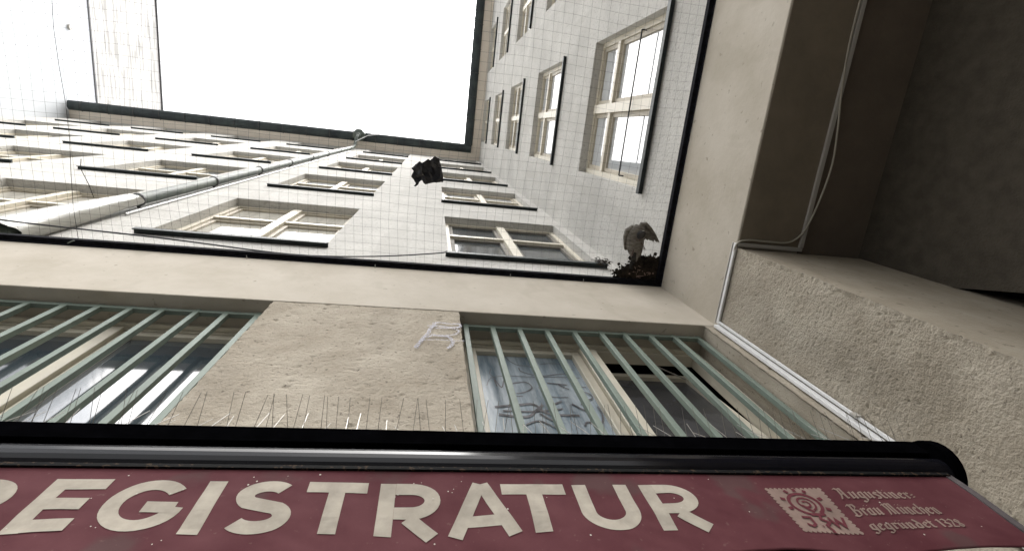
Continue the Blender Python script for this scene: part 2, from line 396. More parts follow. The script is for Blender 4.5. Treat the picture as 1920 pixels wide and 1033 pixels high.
def ribbon(mb, pts, wd, to, depth0=0.0, ddepth=0.0):
    """flat pen stroke with mitred joints; pts in (u, v), to(u, v, d)"""
    n = len(pts); L = []; 
    P = [Vector((p[0], p[1])) for p in pts]
    closed = (P[0]-P[-1]).length < 1e-6 and n > 3
    for i in range(n):
        if closed: a = P[i-1] if i > 0 else P[-2]; b = P[(i+1)] if i < n-1 else P[1]
        else: a = P[max(i-1, 0)]; b = P[min(i+1, n-1)]
        d1 = (P[i]-a).normalized() if (P[i]-a).length > 1e-9 else None
        d2 = (b-P[i]).normalized() if (b-P[i]).length > 1e-9 else None
        if d1 is None: d1 = d2
        if d2 is None: d2 = d1
        n1 = Vector((-d1.y, d1.x)); n2 = Vector((-d2.y, d2.x)); nn = (n1+n2)
        nn = nn.normalized() if nn.length > 1e-6 else n1
        k = 1.0/max(0.45, nn.dot(n1)); ww = wd[i] if isinstance(wd, (list, tuple)) else wd
        L.append((P[i]+nn*ww*0.5*k, P[i]-nn*ww*0.5*k))
    k0 = len(mb.v)
    for (a, b) in L: mb.v.append(to(a.x, a.y, depth0)); mb.v.append(to(b.x, b.y, depth0))
    for i in range(n-1): mb.f.append((k0+2*i, k0+2*i+1, k0+2*i+3, k0+2*i+2))
def smooth_pts(pts, n=5):
    out = []; P = [Vector(p) for p in pts]
    for i in range(len(P)-1):
        a, b, c, e = P[max(i-1,0)], P[i], P[i+1], P[min(i+2, len(P)-1)]
        for k in range(n):
            t = k/n
            out.append(0.5*((2*b)+(c-a)*t+(2*a-5*b+4*c-e)*t*t+(3*b-a-3*c+e)*t*t*t))
    out.append(P[-1]); return [tuple(p) for p in out]

# scrawl on the filmed pane (drawn in a 0..1 box on the pane)
def pane_to(u, v, dd): return (0.318+u*0.566, 1.2215-dd, 1.92+v*0.82)
sc = MB()
strokes = [
 ([(.30,1.0),(.33,.93),(.40,.87),(.50,.86),(.60,.80)], .010), ([(.40,.83),(.42,.77),(.58,.72),(.80,.76),(.92,.77)], .012),
 ([(.63,.90),(.75,.92),(.86,.90),(.96,.82)], .008), ([(.12,.80),(.10,.72),(.15,.66)], .010),
 ([(.05,.56),(.10,.66),(.25,.70),(.46,.70),(.74,.71),(.97,.71)], .008),
 ([(.14,.55),(.13,.65),(.18,.54),(.22,.64),(.23,.54),(.30,.60),(.42,.62),(.46,.55),(.38,.49),(.30,.47)], .015),
 ([(.25,.50),(.25,.44),(.35,.44)], .010), ([(.52,.56),(.55,.48),(.62,.44),(.76,.44)], .008),
 ([(.88,.58),(.88,.49)], .012), ([(.88,.58),(.98,.58)], .012), ([(.84,.35),(.89,.42),(.93,.46)], .014),
 ([(.08,.30),(.28,.33),(.42,.34),(.52,.24),(.78,.23)], .030), ([(.10,.22),(.32,.20),(.42,.27),(.50,.34)], .030),
 ([(.56,.33),(.68,.39)], .022), ([(.76,.36),(.90,.24)], .024), ([(.44,.24),(.54,.16)], .022), ([(.14,.26),(.40,.26),(.66,.30)], .018),
 ([(.98,.34),(.98,.24),(.92,.14),(.82,.16),(.78,.12)], .020), ([(.30,.12),(.42,.16),(.55,.08)], .018), ([(.62,.62),(.80,.60)], .014), ([(.80,.54),(.72,.60)], .014)]
for q, (pts, wd) in enumerate(strokes): ribbon(sc, smooth_pts(pts), wd*.78, pane_to, 0.0006+0.00012*q)
ring_ = [(.93+.055*math.cos(t*math.pi/8), .46+.045*math.sin(t*math.pi/8)) for t in range(17)]
ribbon(sc, ring_, .010, pane_to, 0.004)
part('marker_scrawl', sc, M['marker'], wr)

# chalky tag on the pier
def pier_to(u, v, dd): return (u, YL-0.005-dd, v)
tg = MB()
def cx(px, py):   # letter box: 0..1 across the tag
    return (-0.02+px*0.235, 2.28+py*0.36)
for q, (pts, wd) in enumerate([
    ([(.36,.97),(.50,.99),(.75,.96),(.95,.99)], .012), ([(.22,.83),(.45,.86),(.70,.82),(.97,.85)], .013), ([(.37,.97),(.36,.86),(.28,.72),(.24,.55),(.16,.40),(.05,.15),(.0,.02)], .016),
    ([(.40,.76),(.62,.78),(.82,.77),(.90,.68),(.82,.56),(.62,.50),(.34,.47),(.22,.40)], .010), ([(.30,.50),(.50,.47),(.66,.45),(.74,.34),(.74,.20),(.64,.05)], .014),
    ([(.16,.30),(.45,.33),(.72,.32),(1.0,.34)], .006), ([(.92,.97),(.96,.88),(.86,.80)], .012)]):
    ribbon(tg, smooth_pts([cx(*p) for p in pts], 4), wd*1.25, pier_to, 0.0002*q)
o = solo('graffiti_tag', tg, M['chalk'], 'pale lilac scrawled letter R on the coarse pier beside the scrawled window', 'graffiti', (0.09, YL-0.006, 2.28))

# grilles
def grille(xs, x0, x1, label):
    g = thing('window_grille', label, 'window grille', ((x0+x1)/2, 1.085, 1.42), 'green grilles over the ground floor windows')
    part('rail', MB().box(x0, x1, 1.072, 1.098, 2.806, 2.838), M['grille'], g, bevel=0.003)
    part('rail', MB().box(x0, x1, 1.072, 1.098, 1.47, 1.50), M['grille'], g, bevel=0.003)
    me = mesh_of(MB().box(-0.0142, 0.0142, -0.014, 0.014, 1.44-1.42, 2.845-1.42), 'bar', M['grille'])
    for x in xs:
        ob_ = link('bar', me, g, (x+random.uniform(-.003,.003)-(x0+x1)/2, random.uniform(-.0015,.0015), 0), 0.0025); ob_.rotation_euler = (0, R(random.uniform(-.25,.25)), R(random.uniform(-4,4)))
grille([0.251+0.1612*i for i in range(10)], 0.236, 1.716, 'sage green bars over the window with the scrawled pane, right of the pier')
grille([-0.872-0.1545*i for i in range(10)], -2.30, -0.857, 'sage green bars over the mirroring window, left of the pier')

# ------------------------------------------------------------------ right wing
right = thing('right_wing', 'cream courtyard wing on the right carried on a beam over a dark doorway recess', 'building', (XU+1, -2.5, GND))
colsR = [-0.43, -3.03, -5.60]
WR, HR = 1.54, 2.17
rowsR = [4.51 + 3.715*k for k in range(5)]
YF = -7.0
holesR = [(-c-WR/2, -c+WR/2, z, min(z+HR, ZSOF-0.1)) for c in colsR for z in rowsR]
raw_part('upper_wall', wall(-YU, -YF, 3.70, ZSOF, holesR, 0.25, lambda u, dd, z: (XU+dd, -u, z)), M['plaster_up'], right)
winR = window_meshes(WR, HR, 1.52)
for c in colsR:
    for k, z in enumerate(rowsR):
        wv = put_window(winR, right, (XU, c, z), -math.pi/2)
        if k == 0 and c == colsR[0]:
            wv['label'] = 'large window with a thin rod across its lower panes'
            rod = mesh_of(MB().tube([(-0.70, 0.05, 0.78), (0.70, 0.05, 0.78)], 0.008, 6).tube([(-0.70,0.05,0.78),(-0.70,0.10,0.78)], 0.008, 6).tube([(0.70,0.05,0.78),(0.70,0.10,0.78)], 0.008, 6), 'rod', M['ring'])
            link('rod', rod, wv)
part('eaves_soffit', MB().box(1.44, XU+0.25, YF, 0.796, ZSOF+.002, ZSOF+0.042), M['eaves'], right)
part('gutter', gutter_mb(lambda t, p, q: (1.36-p, t, ZSOF+0.0+q), YF, 0.675-0.13), M['gutter'], right)
bkR = bracket_mesh(True)
for i in range(8): link('gutter_bracket', bkR, right, tuple(Vector((1.36, -6.6+0.88*i, ZSOF))-BASE[right.name]))
part('roof', MB().add([(1.25,YF,ZSOF+.165),(1.25,0.65,ZSOF+.165),(8,0.65,ZSOF+3.3),(8,YF,ZSOF+3.3),(8,YF,ZSOF+.165),(8,0.65,ZSOF+.165)], [(0,1,2,3),(0,3,4),(1,5,2),(4,3,2,5)]), M['roof'], right)
XB, XD, YJ = 2.23, 2.665, 0.495
part('beam', MB().box(XL, XB, YF, YL+.05, ZLIN-.018, 3.698), M['plaster_beam'], right, bevel=0.008)
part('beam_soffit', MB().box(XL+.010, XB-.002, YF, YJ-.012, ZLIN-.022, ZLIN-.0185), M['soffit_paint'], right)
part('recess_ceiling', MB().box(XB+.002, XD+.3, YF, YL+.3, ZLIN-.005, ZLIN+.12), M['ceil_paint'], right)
# jamb block with its coarse face towards the yard
jb = part('jamb_wall', MB().box(XL+.014, XD+.25, YJ, YL+.3, GND, ZLIN-.024), M['jamb'], right)
part('render_coat', rough_sheet(YJ-.002, YL-.002, -0.9, ZLIN-.026, 0.0062, lambda u, h, v: (XL+0.006-h, u, v), 0.0055, 2.3, ('u0',), False), M['render'], jb, smooth=True)
# recess wall: underside of a stair flight slopes down to the floor, dark gap below it
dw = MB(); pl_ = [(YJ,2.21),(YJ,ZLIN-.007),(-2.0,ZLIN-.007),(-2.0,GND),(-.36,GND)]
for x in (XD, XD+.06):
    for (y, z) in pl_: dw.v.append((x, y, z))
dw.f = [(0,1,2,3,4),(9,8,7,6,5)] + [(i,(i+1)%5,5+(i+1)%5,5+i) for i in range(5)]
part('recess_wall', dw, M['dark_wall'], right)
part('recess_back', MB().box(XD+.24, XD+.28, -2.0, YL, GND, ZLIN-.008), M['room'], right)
part('jamb_wall', MB().box(XL+.02, XD+.3, -2.6, -2.0, GND, ZLIN-.024), M['plaster_beam'], right)  # unseen far end of the recess, added to block light

# ------------------------------------------------------------------ tall white building beyond on the left
lb = thing('party_wall_building', 'tall blank white building closing the yard at far left above the gutter', 'building', (XLEFT-5, -1, GND))
part('wall', MB().box(XLEFT-10, XLEFT, -9, 8, GND, 23.44), M['left_wall'], lb)
part('parapet_wall', MB().box(XLEFT-9.9, XLEFT-.03, -9, 8, 23.52, 28.60), M['left_top'], lb)
part('flashing', MB().box(XLEFT-9.95, XLEFT+.03, -9, 8, 23.44, 23.52), M['flash'], lb)
part('coping', MB().box(XLEFT-9.95, XLEFT+.02, -9, 8, 28.60, 28.68), M['flash'], lb)
part('vent', MB().tube([(XLEFT-.05,-1.98,22.25),(XLEFT+.08,-1.98,22.25)], 0.10, 14), M['duct_dim'], lb)

# ------------------------------------------------------------------ rain pipe
PXX, PYY = -2.94, 1.045
rp = thing('rain_pipe', 'verdigris grey downpipe with dark clips running up the rear wall', 'downpipe', (PXX, PYY, 3.95))
part('pipe', MB().tube([(PXX, PYY, 3.92+ (20.5-3.92)*i/20) for i in range(21)], 0.058, 16), M['pipe'], rp, smooth=True)
part('swan_neck', MB().tube([(PXX,PYY,20.45),(PXX,PYY,20.65),(PXX+.01,PYY-.06,20.86),(PXX+.02,PYY-.22,21.0),(PXX+.04,PYY-.36,21.1),(PXX+.05,PYY-.42,21.24),(PXX+.05,PYY-.43,21.34)], 0.054, 14), M['pipe'], rp, smooth=True)
hp = MB(); hc = (PXX+.05, PYY-.43)
for (zz, rr) in ((21.28,.075),(21.40,.10),(21.52,.24),(21.74,.25)):
    for j in range(8):
        a = math.pi*(j+.5)/4; hp.v.append((hc[0]+rr*math.cos(a), hc[1]+rr*math.sin(a), zz))
for i in range(3):
    for j in range(8): hp.f.append((i*8+j, i*8+(j+1)%8, (i+1)*8+(j+1)%8, (i+1)*8+j))
hp.f.append(tuple(range(8))); hp.f.append(tuple(24+j for j in reversed(range(8))))
part('hopper', hp, M['pipe'], rp)
part('stay_wire', MB().tube([(PXX+.02,PYY-.2,20.9),(PXX+.4,PYY-.45,21.45),(PXX+.75,PYY-.52,21.72)], .012, 6), M['duct'], rp)
for z in (5.84, 7.75, 9.7, 11.7, 13.7, 15.7, 17.7, 19.7):
    cl = MB().tube([(PXX,PYY,z-.03),(PXX,PYY,z-.012),(PXX,PYY,z+.012),(PXX,PYY,z+.03)], [.0605,.070,.070,.0605], 16)
    cl.box(PXX-.012, PXX+.012, PYY+.06, YU, z-.012, z+.012)
    part('pipe_clip', cl, M['ring'], rp)
solo('wall_conduit', MB().tube([(PXX+.10, YU-.016, 5.4 + 14*i/12) for i in range(13)], 0.013, 8), M['duct'], 'thin white conduit running up the wall beside the downpipe', 'conduit', (PXX+.10, YU-.016, 5.4))
# plastic sheet wrapped round the pipe foot
fo = MB(); nn, LL = 20, 22
for i in range(LL+1):
    t = i/LL; z = 4.02 + 1.72*t; rr = 0.105*(1-t) + 0.066*t
    for j in range(nn):
        a = 2*math.pi*j/nn
        q = rr*(1 + 0.13*noise.noise(Vector((math.cos(a)*1.6, math.sin(a)*1.6, z*1.3))) + 0.05*math.sin(a*5+z*2))
        fo.v.append((PXX+0.015+q*math.cos(a), PYY-0.015+min(q*math.sin(a), 0.085), z + (0.06*math.sin(a*2+1) if i in (0, LL) else 0)))
for i in range(LL):
    for j in range(nn): fo.f.append((i*nn+j, i*nn+(j+1)%nn, (i+1)*nn+(j+1)%nn, (i+1)*nn+j))
solo('plastic_wrap', fo, M['foil'], 'crinkled whitish plastic sheet wrapped round the foot of the downpipe', 'plastic sheet', (PXX, PYY, 4.02), smooth=True)

# ------------------------------------------------------------------ pigeon net with its rails
NX0, NX1, NY0, NY1 = -5.0, 1.795, -4.2, 0.975
net = thing('pigeon_net', 'black square mesh pigeon net stretched over the yard at first floor level', 'net', ((NX0+NX1)/2, (NY0+NY1)/2, ZNET-.05))
nm = MB(); rs = random.Random(3)
def thread(fixed, a0, a1, along_x, r=0.00062):
    n = max(2, int((a1-a0)/0.30)); pts = []; ph = rs.uniform(0, 6)
    for i in range(n+1):
        a = a0+(a1-a0)*i/n; k = 0 if i in (0, n) else 1
        off = fixed + k*(rs.uniform(-.005,.005) + 0.032*noise.noise(Vector((a*.9, fixed*.9, 4 if along_x else 9))))
        x, y = (a, off) if along_x else (off, a)
        sag = -0.025*math.sin(math.pi*min(1,max(0,(x-NX0)/(NX1-NX0))))*math.sin(math.pi*min(1,max(0,(y-NY0)/(NY1-NY0))))
        pts.append((x, y, ZNET + sag + (0.0012 if along_x else 0)))
    nm.tube(pts, r, 3, cap=False)
SP = 0.062
for i in range(int((NX1-NX0)/SP)): thread(NX0+SP*(i+.5), NY0, NY1, False)
for i in range(int((NY1-NY0)/SP)): thread(NY0+SP*(i+.5), NX0, NX1, True)
no = part('netting', nm, M['net'], net); no['kind'] = 'stuff'
part('edge_rail', MB().box(NX0, 1.785, 0.962, YL-.001, ZNET-.042, ZNET+.004).box(NX0, 1.811, 0.992, YL-.001, ZNET-.062, ZNET-.0425), M['rail'], net, bevel=0.002)
part('edge_rail', MB().box(1.785, XL-.001, NY0, YL-.001, ZNET-.042, ZNET+.004).box(1.812, XL-.001, NY0, YL-.001, ZNET-.062, ZNET-.0425), M['rail'], net, bevel=0.002)
part('seam_cord', MB().tube([(-2.262+.012*math.sin(i*1.3), NY0+(0.97-NY0)*i/24, ZNET-.004-.012*math.sin(math.pi*i/24)) for i in range(25)], 0.0017, 6), M['net'], net)
part('loose_cord', MB().tube([(-2.20,.44,ZNET-.006),(-2.205,.50,ZNET-.012),(-2.16,.60,ZNET-.02),(-2.145,.68,ZNET-.012)], 0.0022, 5), M['net'], net)
hk = mesh_of(MB().tube([(0,0,0),(0,-.006,-.008),(0,-.010,-.002)], .002, 6).tube([(0,.02,.0),(0,0,0)], .003, 6), 'hook', M['steel'])
for x in (-1.2, -0.35, 0.62, 1.18): link('hook', hk, net, tuple(Vector((x, YL-.014, ZNET-.08))-BASE[net.name]))
kt = part('cord_knot', MB().tube([(-2.27,.975,ZNET-.02),(-2.262,.965,ZNET-.06),(-2.275,.975,ZNET-.095)], [.003,.0045,.003], 7), M['pipe'], net)

cbl = [(-2.99,.895,3.89),(-2.815,.911,3.90),(-2.50,.928,3.90),(-1.843,.955,3.90),(-1.139,.999,3.90),(-0.770,1.003,3.90),(-0.344,1.07,4.31),(0.12,1.08,4.62),(0.185,1.085,4.745)]
solo('slack_cable', MB().tube([tuple(p) for p in smooth_pts(cbl, 5)], 0.0055, 6), M['cable_dark'], 'slack black cable sagging along the rear wall just above the net edge', 'cable', (-1.6, 1.0, 3.90))

# ------------------------------------------------------------------ things caught in the net
def zp(u, v, z=ZNET-.004):      # outline points were measured on a plan of the net, 1 cm grid
    return (u, v, z)
outl = [(-.142,.292),(-.118,.262),(-.090,.238),(-.071,.246),(-.034,.216),(-.018,.222),(.012,.192),(.042,.203),(.054,.243),(.073,.300),(.083,.362),(.050,.368),(.017,.373),(-.017,.362),(-.037,.370),(-.041,.394),(-.053,.384),(-.067,.362),(-.083,.380),(-.089,.395),(-.105,.412),(-.118,.412),(-.107,.388),(-.110,.360),(-.141,.348),(-.107,.322),(-.126,.309)]
bm = bmesh.new()
for (x, y) in outl: bm.verts.new((x, y, ZNET-.010))
f0 = bm.faces.new(bm.verts); bmesh.ops.triangulate(bm, faces=[f0])
bmesh.ops.subdivide_edges(bm, edges=bm.edges[:], cuts=3, use_grid_fill=True)
for v in bm.verts:
    q = noise.noise(Vector((v.co.x*24, v.co.y*24, 1))); q2 = noise.noise(Vector((v.co.x*60, v.co.y*60, 8)))
    v.co.z += 0.022*q + .008*q2; v.co.x += .004*q2; v.co.y += .004*noise.noise(Vector((v.co.x*70, v.co.y*70, 3)))
ext = bmesh.ops.extrude_face_region(bm, geom=bm.faces[:])
for g in ext['geom']:
    if isinstance(g, bmesh.types.BMVert): g.co.z += 0.003 + 0.012*abs(noise.noise(Vector((g.co.x*30, g.co.y*30, 2))))
bmesh.ops.recalc_face_normals(bm, faces=bm.faces)
sm = bpy.data.meshes.new('plastic_scrap'); 
for v in bm.verts: v.co -= Vector((-.03,.30,ZNET-.01))
bm.to_mesh(sm); bm.free(); sm.materials.append(M['scrap'])
o = link('plastic_scrap', sm, None, (-.03,.30,ZNET-.01+EYE)); o['label'] = 'ragged scrap of torn black plastic caught in the net'; o['category'] = 'scrap'

# dead pigeon lying on the net, belly down, right wing spread
bird = thing('pigeon', 'limp grey brown pigeon with one wing spread, lying on the net in the corner', 'bird', (1.59, .68, ZNET))
spine = [(1.600,.845,.010,.006),(1.600,.80,.036,.018),(1.594,.755,.058,.034),(1.586,.70,.072,.046),(1.580,.645,.075,.052),(1.582,.60,.062,.048),(1.596,.568,.040,.036),(1.608,.572,.026,.026),(1.612,.598,.024,.024),(1.608,.622,.020,.020),(1.600,.645,.009,.009),(1.597,.660,.003,.003)]
bd = MB(); n = 16
for i, (x, y, rx_, rz_) in enumerate(spine):
    zc = ZNET + rz_ + (0.0 if i < 7 else -0.006*(i-6)) - 0.004
    t = (Vector(spine[min(i+1, len(spine)-1)][:2]) - Vector(spine[max(i-1,0)][:2])).normalized()
    nx, ny = -t.y, t.x
    for j in range(n):
        a = 2*math.pi*j/n
        bd.v.append((x+nx*rx_*math.cos(a), y+ny*rx_*math.cos(a), zc+rz_*math.sin(a)))
for i in range(len(spine)-1):
    for j in range(n): bd.f.append((i*n+j, i*n+(j+1)%n, (i+1)*n+(j+1)%n, (i+1)*n+j))
bd.f.append(tuple(range(n))); bd.f.append(tuple((len(spine)-1)*n+j for j in range(n)))
body = part('body', bd, M['feather'], bird, smooth=True)
def blade(mb, x0, y0, x1, y1, wd, z, th=0.0025):
    a = Vector((x0, y0)); b = Vector((x1, y1)); t = (b-a).normalized(); nn_ = Vector((-t.y, t.x))
    prof = [(0,.35),(.35,.85),(.7,1.0),(.9,.75),(1.0,.15)]
    k = len(mb.v)
    for (s, w_) in prof:
        for sg in (1, -1):
            p = a+(b-a)*s+nn_*sg*wd*.5*w_
            mb.v.append((p.x, p.y, z)); mb.v.append((p.x, p.y, z+th))
    m_ = len(prof)
    for i in range(m_-1):
        q = k+4*i; r_ = q+4
        mb.f += [(q, q+2, r_+2, r_), (q+1, r_+1, r_+3, q+3), (q, r_, r_+1, q+1), (q+2, q+3, r_+3, r_+2)]
    mb.f += [(k, k+1, k+3, k+2), (k+4*(m_-1), k+4*(m_-1)+2, k+4*(m_-1)+3, k+4*(m_-1)+1)]
wg = MB()
for i in range(13):
    t = i/12
    # feathers fan from the forearm of the spread wing: outermost reach the tip
    bx, by = 1.615+.075*t, .548+.030*t
    tx, ty = 1.650+.135*t+random.uniform(-.006,.008), .650+.026*t-.045*math.sin(math.pi*t)*.3+random.uniform(-.012,.016)
    blade(wg, bx, by, tx, ty, .030-.012*t, ZNET+.030+.0020*i)
wg.tube([(1.600,.575,ZNET+.03),(1.612,.540,ZNET+.032),(1.640,.534,ZNET+.034),(1.690,.570,ZNET+.036),(1.735,.612,ZNET+.036),(1.778,.664,ZNET+.038)], [.020,.020,.018,.014,.008,.003], 10)
part('wing', wg, M['feather'], bird, smooth=False)
wf = MB()
for i in range(9):
    t = i/8
    blade(wf, 1.545-.030*t, .590+.030*t, 1.545-.045*t+.02*(t>.7), .735+.018*math.sin(t*3),   .034-.006*t, ZNET+.036+.002*i)
wf.tube([(1.585,.585,ZNET+.045),(1.545,.578,ZNET+.050),(1.514,.600,ZNET+.050),(1.502,.650,ZNET+.048),(1.506,.725,ZNET+.044)], [.022,.026,.024,.018,.006], 10)
part('wing', wf, M['feather'], bird)
tl = MB()
for i in range(11):
    t = i/10-.5
    blade(tl, 1.602+.05*t, .755, 1.618+.115*t, .900-.03*abs(t), .030, ZNET-.008+.002*i)
part('tail', tl, M['feather_dark'], bird)
hd = MB(); 
for i, (x, y, rr) in enumerate([(1.606,.582,.020),(1.604,.597,.032),(1.600,.615,.034),(1.596,.634,.026),(1.594,.646,.012)]):
    for j in range(12):
        a = 2*math.pi*j/12; hd.v.append((x+rr*math.cos(a), y, ZNET-.014+rr*.9*math.sin(a)))
for i in range(4):
    for j in range(12): hd.f.append((i*12+j, i*12+(j+1)%12, (i+1)*12+(j+1)%12, (i+1)*12+j))
hd.f.append(tuple(range(12))); hd.f.append(tuple(48+j for j in range(12)))
head = part('head', hd, M['feather_dark'], bird, smooth=True)
part('beak', MB().tube([(1.594,.645,ZNET-.016),(1.592,.658,ZNET-.018),(1.591,.666,ZNET-.020)], [.006,.004,.001], 8), M['claw'], head)
for sx in (-.014, .014): part('eye', MB().tube([(1.606+sx,.620,ZNET-.030),(1.606+sx,.620,ZNET-.036)], [.0035,.002], 8), M['claw'], head)
part('white_patch', MB().tube([(1.595,.585,ZNET-.018),(1.612,.580,ZNET-.022),(1.622,.583,ZNET-.018)], [.001,.0035,.001], 8), M['chip'], bird)
for (x, y, dx) in ((1.632,.690,.028),(1.565,.745,-.012)):
    lg = MB().tube([(x-dx*.6,y-.02,ZNET+.015),(x,y,ZNET-.004),(x+dx*.4,y+.018,ZNET-.008)], [.006,.004,.003], 7)
    for k in range(3): lg.tube([(x+dx*.4,y+.018,ZNET-.008),(x+dx*.4+(k-1)*.012+dx*.3,y+.045-.004*abs(k-1),ZNET-.010)], [.0025,.0012], 5)
    part('foot', lg, M['claw'], bird)

# twig heap in the corner of the net, a small clump on the sill
def heap(nt_, cxs, spread, mbs, rnd, zlo, zhi, lmin=.02, lmax=.07):
    for _ in range(nt_):
        while True:
            u, v = rnd.uniform(-1, 1), rnd.uniform(-1, 1)
            if u*u+v*v < 1: break
        x, y = cxs[0]+u*spread[0], cxs[1]+v*spread[1]
        x, y = min(x, 1.80), min(y, .98)
        z = rnd.uniform(zlo, zlo+(zhi-zlo)*(1.1-(u*u+v*v)))
        L = rnd.uniform(lmin, lmax); a = rnd.uniform(0, math.pi*2); e = rnd.uniform(-.35, .35)
        dx, dy, dz = math.cos(a)*math.cos(e)*L/2, math.sin(a)*math.cos(e)*L/2, math.sin(e)*L/2
        mbs.tube([(x-dx, y-dy, z-dz), (x+rnd.uniform(-.005,.005), y+rnd.uniform(-.005,.005), z), (min(x+dx,1.805), min(y+dy,.985), z+dz)], [rnd.uniform(.0012,.003), rnd.uniform(.002,.0055), .001], 4)
def leafbits(nb, cxs, spread, mbs, rnd, zlo, zhi, s0=.008, s1=.026):
    for _ in range(nb):
        u, v = rnd.gauss(0, .5), rnd.gauss(0, .5)
        x, y = min(cxs[0]+u*spread[0], 1.79), min(cxs[1]+v*spread[1], .97); z = rnd.uniform(zlo, zhi)
        s = rnd.uniform(s0, s1); a = rnd.uniform(0, 6.3); tx, ty = rnd.uniform(-.5, .5), rnd.uniform(-.5, .5)
        P = []
        for k in range(5):
            q = a+k*1.2566; rr = s*rnd.uniform(.5, 1.0); px, py = rr*math.cos(q), rr*math.sin(q); P.append((x+px, y+py, z+px*tx+py*ty))
        mbs.add(P + [(p[0], p[1], p[2]+.0015) for p in P], [(0,1,2,3,4),(9,8,7,6,5)] + [(k,(k+1)%5,5+(k+1)%5,5+k) for k in range(5)])
rn = random.Random(11)
hm = MB()
for (bx, by, brx, bry, bh) in ((1.715,.905,.105,.082,.05),(1.59,.945,.105,.045,.022),(1.60,.895,.07,.05,.03),(1.745,.84,.05,.05,.05)):
    k = len(hm.v); NN, MM = 26, 7
    for i in range(MM+1):
        for j in range(NN):
            a = 2*math.pi*j/NN; e = math.pi*i/MM
            q = 1+.28*noise.noise(Vector((math.cos(a)*3+bx*9, math.sin(a)*3, e*2)))+.15*noise.noise(Vector((math.cos(a)*9, math.sin(a)*9, e*6)))
            hm.v.append((min(bx+brx*q*math.sin(e)*math.cos(a),1.80), min(by+bry*q*math.sin(e)*math.sin(a),.985), ZNET+.012+bh*.5*(1-math.cos(e))*q))
    for i in range(MM):
        for j in range(NN): hm.f.append((k+i*NN+j, k+i*NN+(j+1)%NN, k+(i+1)*NN+(j+1)%NN, k+(i+1)*NN+j))
heap(900, (1.70,.885), (.115,.105), hm, rn, ZNET-.012, ZNET+.07); heap(300, (1.57,.935), (.095,.05), hm, rn, ZNET-.010, ZNET+.03)
leafbits(420, (1.70,.90), (.13,.10), hm, rn, ZNET-.012, ZNET+.06); leafbits(150, (1.565,.93), (.11,.055), hm, rn, ZNET-.012, ZNET+.03); leafbits(22, (1.58,.86), (.09,.05), hm, rn, ZNET-.010, ZNET+.02)
hp_ = thing('nest_debris', 'heap of dark twigs, dead leaves and droppings in the corner of the net', 'debris', (1.68,.91,ZNET))
tw = part('twigs', hm, M['twig'], hp_); tw['kind'] = 'stuff'
pm = MB(); leafbits(12, (1.64,.91), (.09,.04), pm, rn, ZNET-.016, ZNET-.010, .004, .011); heap(9, (1.66,.90), (.09,.05), pm, rn, ZNET-.016, ZNET-.010, .02, .04)
pl = part('pale_flecks', pm, M['print'], hp_); pl['kind'] = 'stuff'
c2 = MB(); rn2 = random.Random(5)
for _ in range(70):
    x, y, z = 1.66+rn2.gauss(0,.035), 1.072+rn2.uniform(-.03,.02), 4.70+rn2.gauss(0,.035)
    a = rn2.uniform(0,6.3); L = rn2.uniform(.02,.07)
    c2.tube([(x,y,z),(x+L*math.cos(a),y+rn2.uniform(-.012,.012),z+L*math.sin(a)*.8)], [.004,.0015], 4)
solo('twig_clump', c2, M['twig'], 'small clump of dark twigs stuck on the end of the lowest right sill', 'debris', (1.66,1.072,4.70), kind='stuff')

# ------------------------------------------------------------------ cable trunking in the corner and round the recess
ct = thing('cable_trunking', 'white plastic cable trunking climbing the corner and turning along the dark recess', 'cable trunking', (XL-.02, YL-.01, -0.9))
part('duct', MB().box(XL-.040, XL-.006, YL-.022, YL-.0045, -0.9, ZLIN-.03), M['duct'], ct, bevel=0.002)
part('duct', MB().box(XL-.015, XL-.002, YL-.043, YL-.030, -0.9, ZLIN-.03), M['duct'], ct, bevel=0.002)
part('duct', MB().box(XL-.014, XL-.001, YJ-.03, YL-.024, ZLIN-.030, ZLIN-.006), M['duct'], ct, bevel=0.002)
part('duct', MB().box(XL-.016, XL-.001, YJ-.03, YL-.024, ZLIN+.0, ZLIN+.010), M['duct_dim'], ct, bevel=0.002)
part('duct', MB().box(XL, XB+.012, YJ-.036, YJ-.014, ZLIN-.038, ZLIN-.023), M['duct_dim'], ct, bevel=0.002)
part('duct', MB().box(XB-.012, XB+.014, -3.0, YJ-.038, ZLIN-.040, ZLIN-.023), M['duct_dim'], ct, bevel=0.002)
part('clip', MB().box(XL-.03, XL-.001, YL-.048, YL-.040, 1.70, 1.73), M['duct_dim'], ct)
lc = smooth_pts([(XL-.008,YJ+.03,ZLIN-.02),(XL-.006,YJ-.03,ZLIN-.030),(XL+.05,YJ-.055,ZLIN-.030),(1.98,YJ-.056,ZLIN-.030),(2.12,YJ-.058,ZLIN-.030),(2.185,YJ-.085,ZLIN-.030),(2.225,YJ-.16,ZLIN-.045),(2.258,.16,ZLIN-.055),(2.275,-.05,ZLIN-.058),(2.255,-.26,ZLIN-.05),(2.225,-.46,ZLIN-.042),(2.205,-.72,ZLIN-.035),(2.205,-1.1,ZLIN-.035),(2.21,-2.9,ZLIN-.035)], 5)
part('loose_cable', MB().tube(lc, 0.0058, 8), M['cable'], ct, smooth=True)

